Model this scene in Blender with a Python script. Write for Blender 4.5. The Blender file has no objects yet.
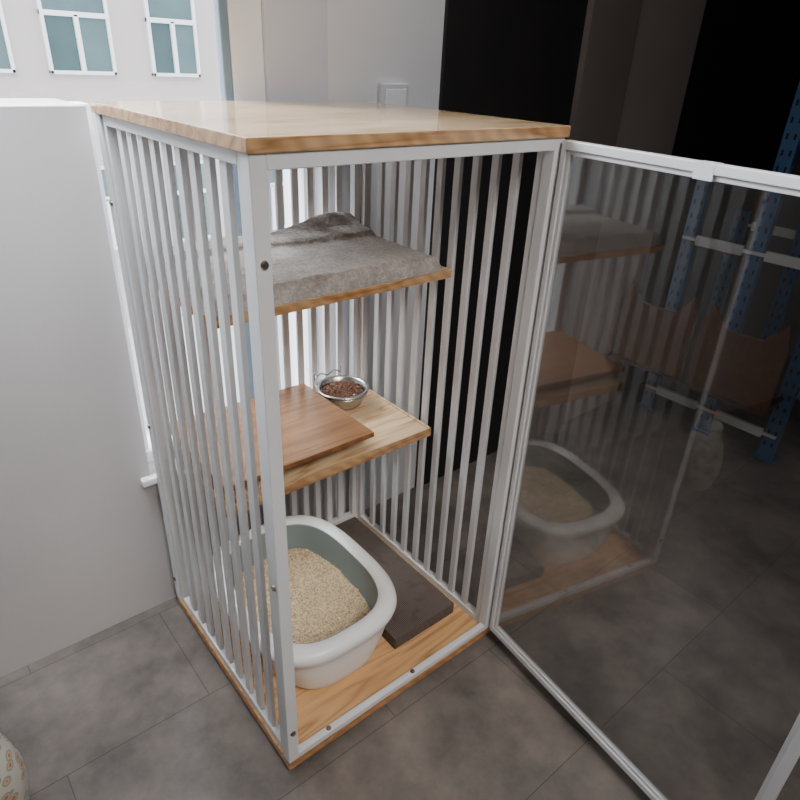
import bpy, bmesh, math, random
from mathutils import Vector, Matrix, noise
random.seed(4)
S=bpy.context.scene
COL=S.collection
W,D,H=0.584,0.570,1.2

# ------------------------------------------------------------------ materials
def new_mat(name):
    m=bpy.data.materials.new(name); m.use_nodes=True
    nt=m.node_tree; b=nt.nodes['Principled BSDF']
    return m,nt,b
def N(nt,t,**k):
    n=nt.nodes.new(t)
    for a,v in k.items(): setattr(n,a,v)
    return n
def ramp(nt,stops):
    r=N(nt,'ShaderNodeValToRGB'); e=r.color_ramp.elements
    while len(e)<len(stops): e.new(0.5)
    for i,(p,c) in enumerate(stops):
        e[i].position=p; e[i].color=(*c,1)
    return r
def coords(nt,scale=(1,1,1),kind='Object',rotz=0):
    tc=N(nt,'ShaderNodeTexCoord'); mp=N(nt,'ShaderNodeMapping')
    mp.inputs['Scale'].default_value=scale; mp.inputs['Rotation'].default_value=(0,0,rotz)
    nt.links.new(tc.outputs[kind],mp.inputs[0]); return mp
def plain(name,c1,c2=None,rough=.5,scale=20,metal=0,bump=0,bscale=200,spec=.5):
    m,nt,b=new_mat(name)
    c2=c2 or tuple(x*.9 for x in c1)
    mp=coords(nt); n=N(nt,'ShaderNodeTexNoise'); n.inputs['Scale'].default_value=scale; n.inputs['Detail'].default_value=5
    nt.links.new(mp.outputs[0],n.inputs[0])
    r=ramp(nt,[(.3,c2),(.7,c1)]); nt.links.new(n.outputs[0],r.inputs[0]); nt.links.new(r.outputs[0],b.inputs['Base Color'])
    b.inputs['Roughness'].default_value=rough; b.inputs['Metallic'].default_value=metal
    b.inputs['Specular IOR Level'].default_value=spec
    if bump:
        n2=N(nt,'ShaderNodeTexNoise'); n2.inputs['Scale'].default_value=bscale; n2.inputs['Detail'].default_value=3
        nt.links.new(mp.outputs[0],n2.inputs[0])
        bp=N(nt,'ShaderNodeBump'); bp.inputs['Strength'].default_value=bump; bp.inputs['Distance'].default_value=.002
        nt.links.new(n2.outputs[0],bp.inputs['Height']); nt.links.new(bp.outputs[0],b.inputs['Normal'])
    return m
def wood(name,light,dark,rough=.35,plank=.075,edge=(.80,.70,.60),coat=0):
    m,nt,b=new_mat(name)
    mp=coords(nt)
    sep=N(nt,'ShaderNodeSeparateXYZ'); nt.links.new(mp.outputs[0],sep.inputs[0])
    dv=N(nt,'ShaderNodeMath',operation='DIVIDE'); dv.inputs[1].default_value=plank; nt.links.new(sep.outputs[1],dv.inputs[0])
    fl=N(nt,'ShaderNodeMath',operation='FLOOR'); nt.links.new(dv.outputs[0],fl.inputs[0])
    wn=N(nt,'ShaderNodeTexWhiteNoise',noise_dimensions='1D'); nt.links.new(fl.outputs[0],wn.inputs['W'])
    off=N(nt,'ShaderNodeVectorMath',operation='MULTIPLY_ADD')
    nt.links.new(wn.outputs['Color'],off.inputs[0]); off.inputs[1].default_value=(3,0,.6); nt.links.new(mp.outputs[0],off.inputs[2])
    st=N(nt,'ShaderNodeVectorMath',operation='MULTIPLY'); st.inputs[1].default_value=(1.4,14,14); nt.links.new(off.outputs[0],st.inputs[0])
    n1=N(nt,'ShaderNodeTexNoise'); n1.inputs['Scale'].default_value=1.3; n1.inputs['Detail'].default_value=2; n1.inputs['Distortion'].default_value=.4
    nt.links.new(st.outputs[0],n1.inputs[0])
    ml=N(nt,'ShaderNodeMath',operation='MULTIPLY'); ml.inputs[1].default_value=13; nt.links.new(n1.outputs[0],ml.inputs[0])
    fr=N(nt,'ShaderNodeMath',operation='PINGPONG'); fr.inputs[1].default_value=1; nt.links.new(ml.outputs[0],fr.inputs[0])
    pw=N(nt,'ShaderNodeMath',operation='POWER'); pw.inputs[1].default_value=2.2; nt.links.new(fr.outputs[0],pw.inputs[0])
    st2=N(nt,'ShaderNodeVectorMath',operation='MULTIPLY'); st2.inputs[1].default_value=(8,260,260); nt.links.new(off.outputs[0],st2.inputs[0])
    n2=N(nt,'ShaderNodeTexNoise'); n2.inputs['Scale'].default_value=1; n2.inputs['Detail'].default_value=3; nt.links.new(st2.outputs[0],n2.inputs[0])
    a=N(nt,'ShaderNodeMath',operation='MULTIPLY_ADD'); a.inputs[1].default_value=.55; nt.links.new(pw.outputs[0],a.inputs[0])
    b2=N(nt,'ShaderNodeMath',operation='MULTIPLY'); b2.inputs[1].default_value=.45; nt.links.new(n2.outputs[0],b2.inputs[0]); nt.links.new(b2.outputs[0],a.inputs[2])
    a2=N(nt,'ShaderNodeMath',operation='MULTIPLY_ADD'); a2.inputs[1].default_value=.22; nt.links.new(wn.outputs['Value'],a2.inputs[0]); nt.links.new(a.outputs[0],a2.inputs[2])
    r=ramp(nt,[(.2,light),(1.0,dark)]); nt.links.new(a2.outputs[0],r.inputs[0])
    ge=N(nt,'ShaderNodeNewGeometry'); sz=N(nt,'ShaderNodeSeparateXYZ'); nt.links.new(ge.outputs['True Normal'],sz.inputs[0])
    ab=N(nt,'ShaderNodeMath',operation='ABSOLUTE'); nt.links.new(sz.outputs[2],ab.inputs[0])
    lt=N(nt,'ShaderNodeMath',operation='LESS_THAN'); lt.inputs[1].default_value=.5; nt.links.new(ab.outputs[0],lt.inputs[0])
    wv=N(nt,'ShaderNodeTexWave',bands_direction='DIAGONAL'); wv.inputs['Scale'].default_value=16; wv.inputs['Distortion'].default_value=5; wv.inputs['Detail'].default_value=3
    nt.links.new(mp.outputs[0],wv.inputs[0]); er=ramp(nt,[(0,tuple(x*.82 for x in edge)),(1,tuple(min(1,x*1.1) for x in edge))]); nt.links.new(wv.outputs[0],er.inputs[0])
    mx=N(nt,'ShaderNodeMix',data_type='RGBA',blend_type='MULTIPLY'); nt.links.new(lt.outputs[0],mx.inputs[0]); nt.links.new(r.outputs[0],mx.inputs[6]); nt.links.new(er.outputs[0],mx.inputs[7])
    nt.links.new(mx.outputs[2],b.inputs['Base Color'])
    b.inputs['Roughness'].default_value=rough; b.inputs['Coat Weight'].default_value=coat; b.inputs['Coat Roughness'].default_value=.08
    bp=N(nt,'ShaderNodeBump'); bp.inputs['Strength'].default_value=.06; bp.inputs['Distance'].default_value=.001
    nt.links.new(n2.outputs[0],bp.inputs['Height']); nt.links.new(bp.outputs[0],b.inputs['Normal'])
    return m
M={}
M['white']=plain('white_powder_coat',(.73,.725,.73),(.68,.675,.68),.32,8)
M['pine']=wood('pine_wood',(.78,.575,.35),(.42,.24,.105),.16,coat=.4,edge=(.74,.61,.50))
M['pine_floor']=wood('pine_floor_wood',(.74,.44,.205),(.40,.19,.075),.28)
M['brown']=wood('brown_wood',(.34,.17,.075),(.185,.085,.036),.3,.2)
M['rackwood']=plain('dark_brown_board',(.16,.062,.019),(.09,.035,.011),.5,30)
M['darkwood']=plain('dark_brown_deck',(.08,.05,.03),(.05,.03,.02),.5,30)
M['steel']=plain('stainless_steel',(.62,.62,.62),(.5,.5,.5),.26,10,1)
M['screw']=plain('screw_metal',(.35,.3,.25),(.2,.17,.14),.35,80,1)
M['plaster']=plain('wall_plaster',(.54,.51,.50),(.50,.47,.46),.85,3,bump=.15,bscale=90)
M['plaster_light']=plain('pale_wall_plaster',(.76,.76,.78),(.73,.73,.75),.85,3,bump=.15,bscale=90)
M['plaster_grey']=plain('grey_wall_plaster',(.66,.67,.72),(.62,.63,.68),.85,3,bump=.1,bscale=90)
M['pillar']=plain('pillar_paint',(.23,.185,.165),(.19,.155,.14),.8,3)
M['pillar2']=plain('pillar_lit_face',(.36,.305,.28),(.31,.265,.24),.8,3)  # same pillar, its brighter-lit face put into a lighter colour
M['black']=plain('black_panel',(.016,.013,.013),(.011,.010,.010),.6,6)
M['ceiling']=plain('ceiling_paint',(.45,.45,.45),(.42,.42,.42),.9,3)
M['roomdark']=plain('dim_wall_paint',(.20,.18,.17),(.16,.145,.135),.9,3)
M['frame_blue']=plain('grey_blue_aluminium',(.22,.30,.38),(.2,.27,.34),.4,6)
M['facade']=plain('building_render',(.56,.49,.48),(.53,.465,.455),.9,.6)
M['ground']=plain('outdoor_concrete',(.8,.8,.78),(.7,.7,.68),.9,1)
M['upvc']=plain('window_pvc',(.90,.91,.93),(.86,.87,.89),.4,5)
M['pane']=plain('dark_building_glass',(.05,.10,.105),(.035,.075,.08),.12,2)
M['pane2']=plain('sky_reflection_glass',(.10,.16,.17),(.07,.125,.13),.12,2)  # lighter copy of the pane glass, sky reflection put into its colour
M['litter_white']=plain('white_plastic',(.92,.91,.90),(.89,.88,.87),.25,6)
M['litter_grey']=plain('grey_green_plastic',(.22,.28,.275),(.20,.255,.25),.4,6)
M['kibble']=plain('brown_kibble',(.20,.085,.04),(.09,.035,.018),.7,120)
M['pink']=plain('pink_glaze',(.75,.25,.30),(.65,.18,.22),.3,20)
M['rack_blue']=plain('blue_painted_steel',(.07,.18,.38),(.055,.14,.31),.4,10)
M['beam_white']=plain('white_painted_steel',(.88,.88,.87),(.84,.84,.83),.35,10)

m,nt,b=new_mat('litter_granules'); g=N(nt,'ShaderNodeNewGeometry')
r=ramp(nt,[(0,(.42,.30,.17)),(.5,(.66,.52,.33)),(1,(.84,.73,.53))]); nt.links.new(g.outputs['Random Per Island'],r.inputs[0])
nt.links.new(r.outputs[0],b.inputs['Base Color']); b.inputs['Roughness'].default_value=.9; M['litter']=m
m,nt,b=new_mat('grey_fleece'); mp=coords(nt); n=N(nt,'ShaderNodeTexNoise'); n.inputs['Scale'].default_value=150; n.inputs['Detail'].default_value=4; n.inputs['Roughness'].default_value=.6; n.inputs['Distortion'].default_value=.8
nt.links.new(mp.outputs[0],n.inputs[0]); n3=N(nt,'ShaderNodeTexNoise'); n3.inputs['Scale'].default_value=22; n3.inputs['Detail'].default_value=3; nt.links.new(mp.outputs[0],n3.inputs[0])
ad=N(nt,'ShaderNodeMath',operation='MULTIPLY_ADD'); ad.inputs[1].default_value=.7; nt.links.new(n3.outputs[0],ad.inputs[0]); nt.links.new(n.outputs[0],ad.inputs[2])
r=ramp(nt,[(.6,(.225,.195,.175)),(.85,(.33,.295,.27)),(1.0,(.44,.40,.37))]); nt.links.new(ad.outputs[0],r.inputs[0]); nt.links.new(r.outputs[0],b.inputs['Base Color'])
b.inputs['Roughness'].default_value=1; b.inputs['Sheen Weight'].default_value=.35; b.inputs['Sheen Roughness'].default_value=.6; b.inputs['Specular IOR Level'].default_value=.1
bp=N(nt,'ShaderNodeBump'); bp.inputs['Strength'].default_value=.45; bp.inputs['Distance'].default_value=.003; nt.links.new(n.outputs[0],bp.inputs['Height']); nt.links.new(bp.outputs[0],b.inputs['Normal'])
M['fleece']=m
m,nt,b=new_mat('corrugated_cardboard'); mp=coords(nt); wv=N(nt,'ShaderNodeTexWave',bands_direction='X'); wv.inputs['Scale'].default_value=75; wv.inputs['Distortion'].default_value=2; wv.inputs['Detail'].default_value=3
nt.links.new(mp.outputs[0],wv.inputs[0]); r=ramp(nt,[(.1,(.075,.057,.048)),(.9,(.15,.117,.10))]); nt.links.new(wv.outputs[0],r.inputs[0])
n=N(nt,'ShaderNodeTexNoise'); n.inputs['Scale'].default_value=30; n.inputs['Detail'].default_value=4; nt.links.new(mp.outputs[0],n.inputs[0])
r2=ramp(nt,[(.34,(.78,.76,.75)),(.48,(1,1,1))]); nt.links.new(n.outputs[0],r2.inputs[0])
mx=N(nt,'ShaderNodeMix',data_type='RGBA',blend_type='MULTIPLY'); mx.inputs[0].default_value=1; nt.links.new(r.outputs[0],mx.inputs[6]); nt.links.new(r2.outputs[0],mx.inputs[7]); nt.links.new(mx.outputs[2],b.inputs['Base Color'])
b.inputs['Roughness'].default_value=.9; bp=N(nt,'ShaderNodeBump'); bp.inputs['Strength'].default_value=.5; bp.inputs['Distance'].default_value=.002; nt.links.new(wv.outputs[0],bp.inputs['Height']); nt.links.new(bp.outputs[0],b.inputs['Normal'])
M['card']=m
m,nt,b=new_mat('slate_floor_tile'); mp=coords(nt)
mp.inputs['Location'].default_value=(.05,.03,0)
br=N(nt,'ShaderNodeTexBrick'); br.offset=.5; br.inputs['Scale'].default_value=1; br.inputs['Brick Width'].default_value=.6; br.inputs['Row Height'].default_value=.3
br.inputs['Mortar Size'].default_value=.0014; br.inputs['Mortar Smooth'].default_value=.6
br.inputs['Color1'].default_value=(.168,.148,.135,1); br.inputs['Color2'].default_value=(.148,.131,.12,1); br.inputs['Mortar'].default_value=(.078,.068,.062,1)
nt.links.new(mp.outputs[0],br.inputs[0])
n=N(nt,'ShaderNodeTexNoise'); n.inputs['Scale'].default_value=5; n.inputs['Detail'].default_value=9; n.inputs['Roughness'].default_value=.66; nt.links.new(mp.outputs[0],n.inputs[0])
r=ramp(nt,[(.3,(.46,.46,.47)),(.7,(1.6,1.55,1.5))]); nt.links.new(n.outputs[0],r.inputs[0])
mx=N(nt,'ShaderNodeMix',data_type='RGBA',blend_type='MULTIPLY'); mx.inputs[0].default_value=1
nt.links.new(br.outputs[0],mx.inputs[6]); nt.links.new(r.outputs[0],mx.inputs[7]); nt.links.new(mx.outputs[2],b.inputs['Base Color'])
b.inputs['Roughness'].default_value=.3
bp=N(nt,'ShaderNodeBump'); bp.inputs['Strength'].default_value=.22; bp.inputs['Distance'].default_value=.003; nt.links.new(n.outputs[0],bp.inputs['Height']); nt.links.new(bp.outputs[0],b.inputs['Normal'])
M['tile']=m
def clear(name,base,tint):
    m,nt,b=new_mat(name); nt.nodes.remove(b); out=nt.nodes['Material Output']
    tr=N(nt,'ShaderNodeBsdfTransparent'); tr.inputs[0].default_value=(*tint,1)
    gl=N(nt,'ShaderNodeBsdfGlossy'); gl.inputs['Roughness'].default_value=.0; gl.inputs['Color'].default_value=(1,1,1,1)
    lw=N(nt,'ShaderNodeLayerWeight'); pw=N(nt,'ShaderNodeMath',operation='POWER'); pw.inputs[1].default_value=5
    lw.inputs[0].default_value=.5; nt.links.new(lw.outputs['Facing'],pw.inputs[0])
    ml=N(nt,'ShaderNodeMath',operation='MULTIPLY_ADD'); ml.inputs[1].default_value=.9; ml.inputs[2].default_value=base; ml.use_clamp=True
    nt.links.new(pw.outputs[0],ml.inputs[0]); mx=N(nt,'ShaderNodeMixShader')
    nt.links.new(ml.outputs[0],mx.inputs[0]); nt.links.new(tr.outputs[0],mx.inputs[1]); nt.links.new(gl.outputs[0],mx.inputs[2]); nt.links.new(mx.outputs[0],out.inputs[0])
    return m
M['acrylic']=clear('clear_acrylic',.07,(.93,.935,.94))
M['glass']=clear('window_glass',.04,(.97,.98,.99))
m,nt,b=new_mat('floral_glaze'); mp=coords(nt); v=N(nt,'ShaderNodeTexVoronoi'); v.inputs['Scale'].default_value=38; nt.links.new(mp.outputs[0],v.inputs[0])
r=ramp(nt,[(.0,(.55,.18,.17)),(.17,(.70,.46,.34)),(.27,(.33,.42,.26)),(.38,(.66,.62,.56))]); r.color_ramp.interpolation='CONSTANT'
nt.links.new(v.outputs['Distance'],r.inputs[0]); nt.links.new(r.outputs[0],b.inputs['Base Color']); b.inputs['Roughness'].default_value=.3; M['floral']=m

# ------------------------------------------------------------------ helpers
def finish(bm,name,mat,parent=None,bevel=0,smooth=False,mats=None):
    me=bpy.data.meshes.new(name); bmesh.ops.recalc_face_normals(bm,faces=bm.faces); bm.to_mesh(me); bm.free()
    o=bpy.data.objects.new(name,me); COL.objects.link(o)
    for mm in (mats or [mat]): me.materials.append(mm)
    if smooth:
        for p in me.polygons: p.use_smooth=True
    if bevel:
        md=o.modifiers.new('bevel','BEVEL'); md.width=bevel; md.segments=2; md.limit_method='ANGLE'
    if parent: o.parent=parent
    return o
def addbox(bm,x0,x1,y0,y1,z0,z1,mi=0):
    vs=[bm.verts.new((x,y,z)) for x in (x0,x1) for y in (y0,y1) for z in (z0,z1)]
    for f in ((0,1,3,2),(4,6,7,5),(0,4,5,1),(2,3,7,6),(0,2,6,4),(1,5,7,3)):
        fc=bm.faces.new([vs[i] for i in f]); fc.material_index=mi
def boxes(name,lst,mat,parent=None,bevel=.0015,origin=None,**k):
    ox,oy,oz=origin or (0,0,0)
    bm=bmesh.new()
    for t in lst:
        b_=t[:6]; addbox(bm,b_[0]-ox,b_[1]-ox,b_[2]-oy,b_[3]-oy,b_[4]-oz,b_[5]-oz,t[6] if len(t)>6 else 0)
    o=finish(bm,name,mat,parent,bevel,**k); o.location=(ox,oy,oz)
    return o
def empty(name,loc,label,cat,**k):
    e=bpy.data.objects.new(name,None); COL.objects.link(e); e.location=loc; e.empty_display_size=.05
    e['label']=label; e['category']=cat
    for a,v in k.items(): e[a]=v
    return e
def tag(o,label=None,cat=None,**k):
    if label: o['label']=label
    if cat: o['category']=cat
    for a,v in k.items(): o[a]=v
    return o
def structure(o): o['kind']='structure'; return o
def lathe(name,prof,mat,parent=None,seg=48,origin=(0,0,0),cap=False):
    bm=bmesh.new(); rings=[]
    for r_,z in prof:
        rings.append([bm.verts.new((r_*math.cos(2*math.pi*i/seg),r_*math.sin(2*math.pi*i/seg),z)) for i in range(seg)])
    for a,b_ in zip(rings,rings[1:]):
        for i in range(seg): bm.faces.new((a[i],a[(i+1)%seg],b_[(i+1)%seg],b_[i]))
    bm.faces.new(rings[0][::-1])
    if cap: bm.faces.new(rings[-1])
    o=finish(bm,name,mat,parent,smooth=True); o.location=origin; return o
def tube(name,paths,r,mat,parent=None,seg=8):
    cu=bpy.data.curves.new(name,'CURVE'); cu.dimensions='3D'; cu.bevel_depth=r; cu.bevel_resolution=3
    for pts,cyc in paths:
        s=cu.splines.new('POLY'); s.points.add(len(pts)-1)
        for i,p in enumerate(pts): s.points[i].co=(*p,1)
        s.use_cyclic_u=cyc
    t=bpy.data.objects.new(name+'_tmp',cu); COL.objects.link(t)
    dg=bpy.context.evaluated_depsgraph_get(); me=bpy.data.meshes.new_from_object(t.evaluated_get(dg)); bpy.data.objects.remove(t)
    o=bpy.data.objects.new(name,me); COL.objects.link(o); me.materials.clear(); me.materials.append(mat)
    for p in me.polygons: p.use_smooth=True
    if parent: o.parent=parent
    return o

# ------------------------------------------------------------------ room shell
Yw=.60
XL,XR,YF,ZC=-2.2,3.2,-3.0,2.7
structure(boxes('floor',[(XL-.2,XR+.2,YF-.2,Yw+.2,-.1,0)],M['tile'],bevel=0))
structure(boxes('ceiling',[(XL-.2,XR+.2,YF-.2,Yw+.2,ZC,ZC+.1)],M['ceiling'],bevel=0))
structure(boxes('wall_left',[(XL-.2,XL,YF-.2,Yw+.2,0,ZC)],M['roomdark'],bevel=0))
structure(boxes('wall_right',[(XR,XR+.2,YF-.2,Yw+.2,0,ZC)],M['roomdark'],bevel=0))
structure(boxes('wall_front',[(XL,XR,YF-.2,YF,0,ZC)],M['roomdark'],bevel=0))
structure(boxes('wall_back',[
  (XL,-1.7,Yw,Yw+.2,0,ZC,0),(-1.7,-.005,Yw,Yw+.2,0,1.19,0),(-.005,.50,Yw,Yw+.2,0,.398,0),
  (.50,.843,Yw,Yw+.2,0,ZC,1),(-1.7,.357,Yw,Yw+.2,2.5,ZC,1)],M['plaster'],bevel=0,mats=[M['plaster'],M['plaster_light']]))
structure(boxes('wall_corner',[(.357,.506,Yw-.004,Yw+.2,1.16,ZC)],M['plaster_grey'],bevel=0))  # this face's different shade is put into the greyer plaster colour
structure(boxes('door_1',[(.843,1.381,Yw-.01,Yw+.2,0,ZC)],M['black'],bevel=.002))
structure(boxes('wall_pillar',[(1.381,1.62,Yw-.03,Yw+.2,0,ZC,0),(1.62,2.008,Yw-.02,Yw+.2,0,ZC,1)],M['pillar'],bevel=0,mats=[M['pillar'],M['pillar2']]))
structure(boxes('doorway_dark',[(2.008,XR,Yw,Yw+.2,0,ZC)],M['black'],bevel=.002))  # black slab, the dark of the open doorway put into its colour
structure(boxes('window_1',[
  (.266,.285,Yw+.005,Yw+.03,.398,2.5,1),(.285,.357,Yw+.005,Yw+.05,.398,2.5,0),
  (-.005,.02,Yw+.06,Yw+.12,.398,1.19,0),(-1.7,-1.65,Yw+.06,Yw+.12,1.19,2.5,0),(-.80,-.74,Yw+.06,Yw+.12,1.19,2.5,0),
  (-1.7,.357,Yw+.01,Yw+.06,2.44,2.5,0),(.47,.5,Yw+.05,Yw+.13,.398,1.16,0),
  (-.005,.5,Yw+.05,Yw+.13,.398,.43,0)],M['upvc'],bevel=.003,mats=[M['upvc'],M['frame_blue']]))
structure(boxes('window_2',[(-1.65,.27,Yw+.020,Yw+.024,1.195,2.44),(.0,.27,Yw+.020,Yw+.024,.43,1.195),(.357,.47,Yw+.088,Yw+.092,.43,1.16)],M['glass'],bevel=0))  # low opening right of the frame is added to brighten behind the slats
structure(boxes('trim_1',[(-.03,.50,Yw-.022,Yw,.382,.40)],M['litter_white'],bevel=.003))
e=empty('wall_outlet',(.687,Yw,1.195),'white plastic square socket box mounted on pale wall','socket')
boxes('outlet_box',[(-.042,.042,-.018,0,-.042,.042)],M['plaster_grey'],e,.004)
boxes('outlet_face',[(-.030,.030,-.021,-.018,-.030,.030)],M['upvc'],e,.002)

# ------------------------------------------------------------------ outside
bd=empty('apartment_building',(0,12.7,-4),'pale pinkish rendered building with white framed windows','building')
boxes('facade',[(-12,22,0,.5,0,16)],M['facade'],bd,0)
def bwin(x0,x1,z0,z1):
    return boxes('building_window',[(x0,x1,-.10,0,z0,z0+.06,0),(x0,x1,-.10,0,z1-.06,z1,0),(x0,x0+.06,-.10,0,z0,z1,0),(x1-.06,x1,-.10,0,z0,z1,0),
      (x0,x1,-.11,0,z1-.64,z1-.56,0),((x0+x1)/2-.04,(x0+x1)/2+.04,-.11,0,z0,z1-.6,0),
      (x0+.05,(x0+x1)/2,-.05,-.03,z0+.05,z1-.6,1),((x0+x1)/2,x1-.05,-.05,-.03,z0+.05,z1-.6,2),(x0+.05,x1-.05,-.05,-.03,z1-.6,z1-.05,2)],
      M['upvc'],bd,.008,mats=[M['upvc'],M['pane'],M['pane2']])
for (a,b_) in ((1.2,2.25),(2.78,3.90),(4.56,5.50),(6.4,7.5)):
    bwin(a,b_,4.84,6.36); bwin(a,b_,7.7,9.3); bwin(a,b_,1.7,3.3)
tag(boxes('outdoor_ground',[(-12,22,.9,12.7,-4.2,-4)],M['ground'],bevel=0),'pale concrete yard outside the window','ground')

# ------------------------------------------------------------------ cabinet
cab=empty('cat_cabinet',(0,0,0),'white metal slatted pet cabinet with pine boards and open clear door','pet cage')
P=.023
zb0,zb1=.012,.034
zt=H-.018
boxes('top_board',[(-.004,W+.006,-.004,D+.004,zt,H)],M['pine'],cab,.0015)
boxes('base_board',[(0,W,0,D,zb0,zb1)],M['pine_floor'],cab,.001)
for x,y in ((.03,.03),(W-.03,.03),(.03,D-.03),(W-.03,D-.03)):
    o=lathe('foot',[(.014,0),(.014,.012)],M['black'],cab,16,(x,y,0),True)
f=[]
for x in (0,W-P):
    for y in (0,D-P): f.append((x,x+P,y,y+P,zb1,zt))
f+=[(P,W-P,0,P,zt-.020,zt),(P,W-P,D-P,D,zt-.020,zt),(P,W-P,0,.016,zb1,zb1+.014),(P,W-P,D-P,D,zb1,zb1+.02)]
f+=[(P,W-P,.016,.019,zb1,zb1+.004)]
boxes('frame',f,M['white'],cab,.0015)
def slat_panel(name,axis,lo,hi,c0,c1,n,dep,wd=.016):
    L=[]; z0,z1=zb1,zt
    def bx(a0,a1,z0_,z1_,k0=c0,k1=c1):
        L.append((a0,a1,k0,k1,z0_,z1_) if axis=='x' else (k0,k1,a0,a1,z0_,z1_))
    bx(lo,lo+.014,z0,z1); bx(hi-.014,hi,z0,z1); bx(lo+.014,hi-.014,z0,z0+.018); bx(lo+.014,hi-.014,z1-.018,z1)
    span=hi-lo-.028; gap=span/(n+1); m_=(c0+c1)/2
    for i in range(n):
        c=lo+.014+gap*(i+1); bx(c-wd/2,c+wd/2,z0+.018,z1-.018,m_-dep/2,m_+dep/2)
    return boxes(name,L,M['white'],cab,.001)
slat_panel('side_panel','y',P+.003,D-P-.003,.004,P-.002,9,.009,.021)
slat_panel('side_panel','y',P+.001,D-P-.001,W-P+.002,W-.002,9,.010,.017)
slat_panel('back_panel','x',P+.001,W-P-.001,D-P+.002,D-.002,12,.008)
boxes('shelf',[(.026,W-.026,.216,D-.026,.887,.904)],M['pine'],cab,.001)
boxes('shelf',[(.026,W-.026,.243,D-.026,.485,.505),(.026,W-.026,.243,.249,.505,.5075),(W-.033,W-.026,.243,D-.026,.505,.5075)],M['pine'],cab,.001)
boxes('raised_step',[(.028,.386,.245,D-.028,.542,.554,0),(.05,.07,.29,.5,.505,.542,0),(.33,.35,.29,.5,.505,.542,0)],M['brown'],cab,.0015)['label']='darker brown raised wooden step board'
def screw(loc,ax):
    bm=bmesh.new(); bmesh.ops.create_cone(bm,cap_ends=True,segments=16,radius1=.0062,radius2=.0045,depth=.004)
    bmesh.ops.create_cone(bm,cap_ends=True,segments=6,radius1=.0028,radius2=.0028,depth=.0046)
    rot={'-y':Matrix.Rotation(math.pi/2,4,'X'),'-x':Matrix.Rotation(-math.pi/2,4,'Y'),'+z':Matrix.Identity(4)}[ax]
    bmesh.ops.transform(bm,matrix=rot,verts=bm.verts)
    o=finish(bm,'screw',M['screw'],cab); o.location=loc; return o
for z in (1.05,.12): screw((.012,-.0015,z),'-y')
for z in (.5,): screw((-.0015,.012,z),'-x')
for z in (1.03,.55,.10): screw((-.0015,D-.012,z),'-x')
for z in (1.08,.62): screw((W-P-.0015,D-.012,z),'-x')
for x in (.10,.33): screw((x,.009,zb1+.015),'+z')
hx,hy=W+.004,-.004
door=bpy.data.objects.new('door',None); COL.objects.link(door); door.parent=cab; door.location=(hx,hy,0); door.empty_display_size=.05
DW=.657; z0,z1=zb1+.004,zt-.003; fw=.014; th=.018; f2=.022
boxes('door_frame',[(.004,fw,-th,0,z0,z1),(DW-fw,DW,-th,0,z0,z1),(fw,DW-fw,-th,0,z0,z0+fw),(fw,DW-fw,-th,0,z1-fw,z1),
  (fw,f2,-th+.004,-.004,z0+fw,z1-fw),(DW-f2,DW-fw,-th+.004,-.004,z0+fw,z1-fw),(f2,DW-f2,-th+.004,-.004,z0+fw,z0+f2),(f2,DW-f2,-th+.004,-.004,z1-f2,z1-fw)],M['white'],door,.0012)
boxes('door_panel',[(f2-.002,DW-f2+.002,-th*.5-.0015,-th*.5+.0015,z0+f2-.002,z1-f2+.002)],M['acrylic'],door,0)['label']='clear glossy acrylic door panel'
boxes('rail_joint',[(.255,.285,-th-.0006,.0006,z1-f2-.0005,z1+.0006)],M['white'],door,.0004)
for z in (1.10,.6,.10):
    o=lathe('hinge',[(.005,0),(.005,.06)],M['white'],door,16,(0,-.004,z),True)
door.rotation_euler=(0,0,math.radians(-90-6.5))

# ------------------------------------------------------------------ blanket
def fleece():
    nx,ny=240,160; x0,x1,y0,y1=.030,.530,.219,.538
    bm=bmesh.new(); top={}; bot={}
    for i in range(nx+1):
        for j in range(ny+1):
            u,v=i/nx,j/ny
            e_=min(u,1-u)*(x1-x0); e2=min(v,1-v)*(y1-y0); d=min(e_,e2)
            h=.031*min(1,math.sqrt(max(0,1-(1-min(d/.022,1))**2)))
            x=x0+u*(x1-x0); y=y0+v*(y1-y0)
            k=min(1,d/.012)
            edge_v=.70+.05*math.sin(u*5+.6)
            h+=.012*(1/(1+math.exp(-(v-edge_v)/.012)))*min(1,d/.015)
            h+=.026*math.exp(-((v-.95)/.11)**2)*math.exp(-((u-.86)/.18)**2)*k
            h+=.003*noise.noise(Vector((x*8,y*8,1)))*min(1,d/.02)
            h+=.002*abs(noise.noise(Vector((x*13+3,y*6,3))))*k
            h+=.0013*noise.noise(Vector((x*110,y*110,7)))+.0014*noise.noise(Vector((x*260,y*260,2)))
            wob=.005*noise.noise(Vector((x*12,y*12,9)))
            top[i,j]=bm.verts.new((x+wob*(1 if 0<i<nx else .5),y+wob*(1 if v>.05 else 0),.905+max(h,.0)))
            if i in(0,nx) or j in(0,ny): bot[i,j]=bm.verts.new((x,y,.9045))
    for i in range(nx):
        for j in range(ny): bm.faces.new((top[i,j],top[i+1,j],top[i+1,j+1],top[i,j+1]))
    for i in range(nx):
        for j in (0,ny): bm.faces.new((top[i,j],top[i+1,j],bot[i+1,j],bot[i,j]))
    for j in range(ny):
        for i in (0,nx): bm.faces.new((top[i,j],top[i,j+1],bot[i,j+1],bot[i,j]))
    return finish(bm,'fleece_blanket',M['fleece'],smooth=True)
bl=tag(fleece(),'fluffy grey fleece blanket folded on the upper pine shelf','blanket')

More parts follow.
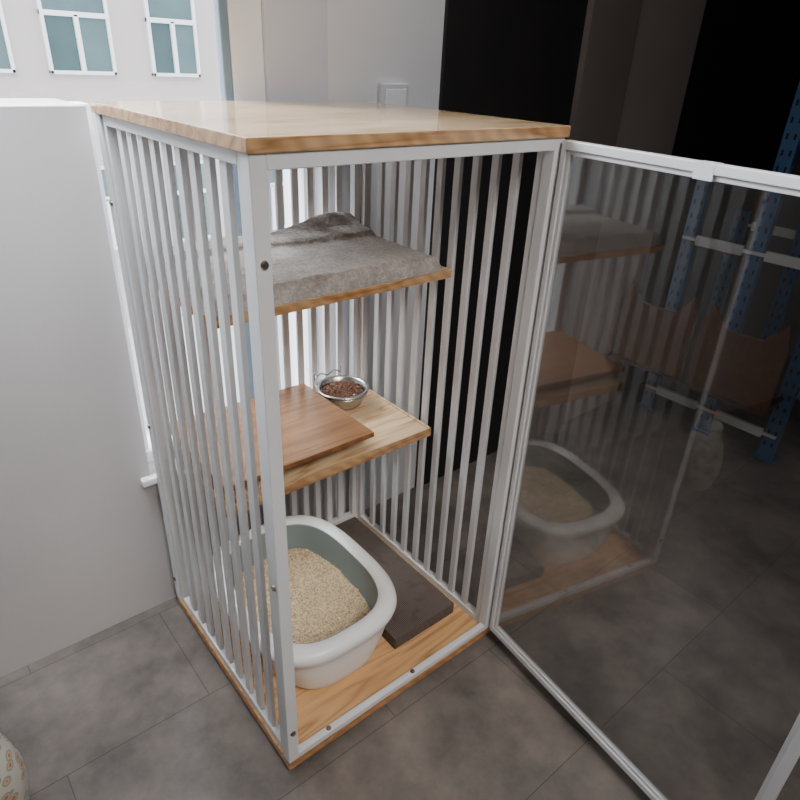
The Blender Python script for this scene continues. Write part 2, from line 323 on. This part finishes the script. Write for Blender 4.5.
# ------------------------------------------------------------------ litter box
def sell(hx_,hy_,z,n=3.1,seg=96):
    r=[]
    for i in range(seg):
        t=2*math.pi*i/seg; c,s=math.cos(t),math.sin(t)
        r.append((hx_*math.copysign(abs(c)**(2/n),c),hy_*math.copysign(abs(s)**(2/n),s),z))
    return r
def loft(name,prof,hx_,hy_,mat,parent,capfirst=False,caplast=False):
    bm=bmesh.new(); rings=[]
    for q in prof:
        d,z=q[:2]; dy=q[2] if len(q)>2 else d
        rings.append([bm.verts.new(p) for p in sell(hx_-d,hy_-dy,z)])
    k=len(rings[0])
    for a,b_ in zip(rings,rings[1:]):
        for i in range(k): bm.faces.new((a[i],a[(i+1)%k],b_[(i+1)%k],b_[i]))
    if capfirst: bm.faces.new(rings[0])
    if caplast: bm.faces.new(rings[-1])
    return finish(bm,name,mat,parent,smooth=True)
LB=empty('litter_box',(.209,.290,zb1+.0005),'white litter tray with grey-green inner pan on the pine base','litter box')
hx_,hy_=.182,.230
loft('tray_body',[(.064,0,.046),(.056,.003,.037),(.050,.014,.029),(.047,.034,.024),(.034,.060,.018),(.024,.088,.014),(.017,.108,.012),(.009,.120,.008),(.002,.132,.002),(-.001,.144),(.001,.153),(.008,.160),(.020,.163),(.032,.1615),(.039,.155)],hx_,hy_,M['litter_white'],LB,True)
loft('inner_pan',[(.0385,.157),(.042,.135),(.048,.090),(.056,.05),(.066,.012)],hx_,hy_,M['litter_grey'],LB,False,True)
rx,ry=hx_-.0485,hy_-.0485
zl=.084
V=[];F=[]
def lh(x,y): return zl+.010*noise.noise(Vector((x*14,y*14,0)))+.004*noise.noise(Vector((x*50,y*50,2)))
rs=(.999,.85,.7,.55,.4,.25,.1,.02)
for s in rs:
    for p in sell(rx-.001,ry-.001,0): V.append((p[0]*s,p[1]*s,lh(p[0]*s,p[1]*s)-.004))
for k in range(len(rs)-1):
    for i in range(96): j=(i+1)%96; F.append((k*96+i,k*96+j,(k+1)*96+j,(k+1)*96+i))
cnt=0
while cnt<9500:
    x,y=random.uniform(-rx,rx),random.uniform(-ry,ry)
    if abs(x/(rx-.003))**3.1+abs(y/(ry-.003))**3.1>1: continue
    cnt+=1
    z=lh(x,y)-.003+random.uniform(-.001,.0025); L=random.uniform(.0025,.0055)/2; rr=random.uniform(.001,.0015)
    mt=Matrix.Translation((x,y,z))@Matrix.Rotation(random.uniform(0,6.3),4,'Z')@Matrix.Rotation(random.uniform(-.5,.5),4,'Y')
    b0=len(V)
    for xx in (-L,L):
        for q in range(5):
            a=q*2*math.pi/5; V.append(tuple(mt@Vector((xx,rr*math.cos(a),rr*math.sin(a)))))
    for q in range(5): w_=(q+1)%5; F.append((b0+q,b0+w_,b0+5+w_,b0+5+q))
    F.append(tuple(b0+q for q in (4,3,2,1,0))); F.append(tuple(b0+5+q for q in range(5)))
me=bpy.data.meshes.new('cat_litter'); me.from_pydata(V,[],F); me.materials.append(M['litter'])
o=bpy.data.objects.new('cat_litter',me); COL.objects.link(o); o.location=LB.location; tag(o,'tan wood pellet cat litter filling the white tray','cat litter',kind='stuff')

# ------------------------------------------------------------------ scratcher
sc=boxes('cardboard_scratcher',[(-.097,.097,-.217,.217,0,.034)],M['card'],bevel=.002)
sc.location=(.440,.306,zb1+.0005); tag(sc,'dark brown corrugated cardboard scratching pad on pine base','scratching pad')

# ------------------------------------------------------------------ bowl
BW=empty('food_bowl',(.456,.470,.508),'round stainless steel food bowl with brown kibble in wire holder','bowl')
lathe('bowl_body',[(.001,.001),(.042,.0),(.049,.004),(.056,.022),(.060,.038),(.062,.0405),(.066,.040),(.0675,.0425),(.066,.0455),(.061,.046),(.0575,.043),(.053,.024),(.046,.007),(.001,.005)],M['steel'],BW,64)
ring=[(.0625*math.cos(t*math.pi/20),.0625*math.sin(t*math.pi/20),.035) for t in range(40)]
def hook(x): return ([(x,.045,.035),(x,.062,.035),(x,.0690,.050),(x,.0690,.068),(x,.0725,.070)],False)
tube('wire_holder',[(ring,True),hook(-.040),hook(.040),([(-.040,.0690,.050),(-.02,.0690,.060),(0,.0690,.050),(.02,.0690,.060),(.040,.0690,.050)],False)],.0022,M['steel'],BW)
bm=bmesh.new()
for i in range(300):
    a,r_=random.uniform(0,6.283),.048*math.sqrt(random.random())
    mt=Matrix.Translation((r_*math.cos(a),r_*math.sin(a),.032+.009*(1-(r_/.052)**2)+random.uniform(-.002,.002)))@Matrix.Rotation(random.uniform(0,3),4,'X')@Matrix.Diagonal((1,1,.65,1))
    bmesh.ops.create_icosphere(bm,subdivisions=1,radius=random.uniform(.0036,.005),matrix=mt)
o=finish(bm,'dry_kibble',M['kibble'],smooth=True); o.location=BW.location; tag(o,'brown dry pet kibble heaped in the steel bowl','pet food',kind='stuff')

# ------------------------------------------------------------------ floral jar
J=empty('flower_patterned_jar',(-.470,.268,0),'cream jar with red and green floral pattern on floor','jar')
k=2.3
lathe('jar_body',[(.042,0),(.054,.008*k),(.063,.030*k),(.064,.05*k),(.054,.074*k),(.035,.092*k),(.031,.102*k)],M['floral'],J,48,(0,0,0),True)
lathe('jar_lid',[(.033,.102*k),(.033,.106*k),(.025,.112*k),(.010,.115*k),(.006,.118*k)],M['floral'],J,48,(0,0,0),True)
lathe('lid_knob',[(.006,.117*k),(.013,.122*k),(.013,.127*k),(.005,.131*k),(.001,.132*k)],M['pink'],J,24,(0,0,0),True)

# ------------------------------------------------------------------ rack
RK=empty('storage_rack',(2.07,.19,0),'blue slotted steel storage rack with white beams','rack')
ups=[(.0,.26,.95),(.0,.01,1.9),(.0,-.24,1.0),(.40,.26,.8),(.40,.01,.8),(.40,-.24,.8)]
for x,y,h in ups:
    L=[(x-.03,x-.005,y-.026,y-.023,0,h,0),(x-.033,x-.03,y-.026,y+.026,0,h,0),(x-.04,x+.02,y-.04,y+.04,0,.012,0)]
    z=.06
    while z<h-.03:
        L.append((x-.0335,x-.033,y-.016,y-.009,z,z+.018,1)); L.append((x-.0335,x-.033,y+.009,y+.016,z,z+.018,1)); z+=.05
    boxes('upright',L,M['rack_blue'],RK,0,mats=[M['rack_blue'],M['black']])
for z in (.09,.72):
    for x in (-.04,.42):
        boxes('beam',[(x-.012,x+.004,-.21,-.03,z,z+.035),(x-.012,x+.004,.05,.225,z,z+.035),(x-.008,x+.002,-.26,.28,z+.012,z+.024)],M['beam_white'],RK,.002)
boxes('deck',[(-.23,.41,-.24,.375,.255,.262)],M['darkwood'],RK,0)
def earboard(loc,w=.30,h=.32):
    bm=bmesh.new(); b0=h*.74; ol=[(-w/2,0),(w/2,0),(w/2,b0),(w/2-.022,h),(w/2-.085,b0+.004)]
    for i in range(1,6):
        t=i/6; ol.append(((w/2-.085)*(1-2*t),b0+.004))
    ol+=[(-w/2+.085,b0+.004),(-w/2+.022,h),(-w/2,b0)]
    a=[bm.verts.new((0,y,z)) for y,z in ol]; b_=[bm.verts.new((.012,y,z)) for y,z in ol]
    bm.faces.new(a); bm.faces.new(b_)
    for i in range(len(ol)): j=(i+1)%len(ol); bm.faces.new((a[i],a[j],b_[j],b_[i]))
    o=finish(bm,'eared_wooden_board',M['rackwood'],None,.002); o.location=loc
    return tag(o,'brown wooden board with two pointed ears on rack','wooden board',group='eared boards on the rack')
earboard((1.86,.412,.2625)); earboard((1.86,.09,.2625))

# ------------------------------------------------------------------ lights / world
w=bpy.data.worlds.new('World'); S.world=w; w.use_nodes=True
bg=w.node_tree.nodes['Background']; bg.inputs[0].default_value=(.88,.94,1.0,1); bg.inputs[1].default_value=3.8
sd=bpy.data.lights.new('sun','SUN'); sd.energy=1.2; sd.angle=.05; sd.color=(1,.95,.9); so=bpy.data.objects.new('sun',sd); COL.objects.link(so)
so.rotation_euler=(math.radians(52),0,math.radians(-15))
def area(name,loc,target,size,en,col,spread=180):
    l=bpy.data.lights.new(name,'AREA'); l.shape='RECTANGLE'; l.size,l.size_y=size; l.energy=en; l.color=col; l.spread=math.radians(spread)
    o=bpy.data.objects.new(name,l); COL.objects.link(o); o.location=loc
    o.rotation_euler=(Vector(target)-Vector(loc)).to_track_quat('-Z','Y').to_euler()
area('daylight_boost',(-.3,2.2,2.6),(.25,.3,.6),(1.6,1.2),380,(.93,.97,1))  # added lamp outside, boosts the sky light through the window
area('cabinet_fill',(.05,-1.6,2.3),(.33,.15,.3),(.9,.8),6.2,(1,.955,.91),60)  # added fill lamp, no real fixture, lights the cabinet front and inside
area('wall_fill',(-.55,.42,1.68),(-.5,.6,1.2),(1.0,.05),6.0,(.84,.92,1),75)  # added lamp, imitates the window's glow along the wall top
area('wall_fill',(.5,.1,2.4),(.65,.6,1.5),(.5,.15),2.2,(.92,.95,1),110)  # added lamp, brightens the wall right of the window

# ------------------------------------------------------------------ camera
cam=bpy.data.cameras.new('camera'); co=bpy.data.objects.new('camera',cam); COL.objects.link(co); S.camera=co
co.location=(-.35939,-.70733,1.28304); co.rotation_euler=(1.07984,-.04114,-.68609); cam.sensor_width=36; cam.lens=28.52; cam.clip_start=.01
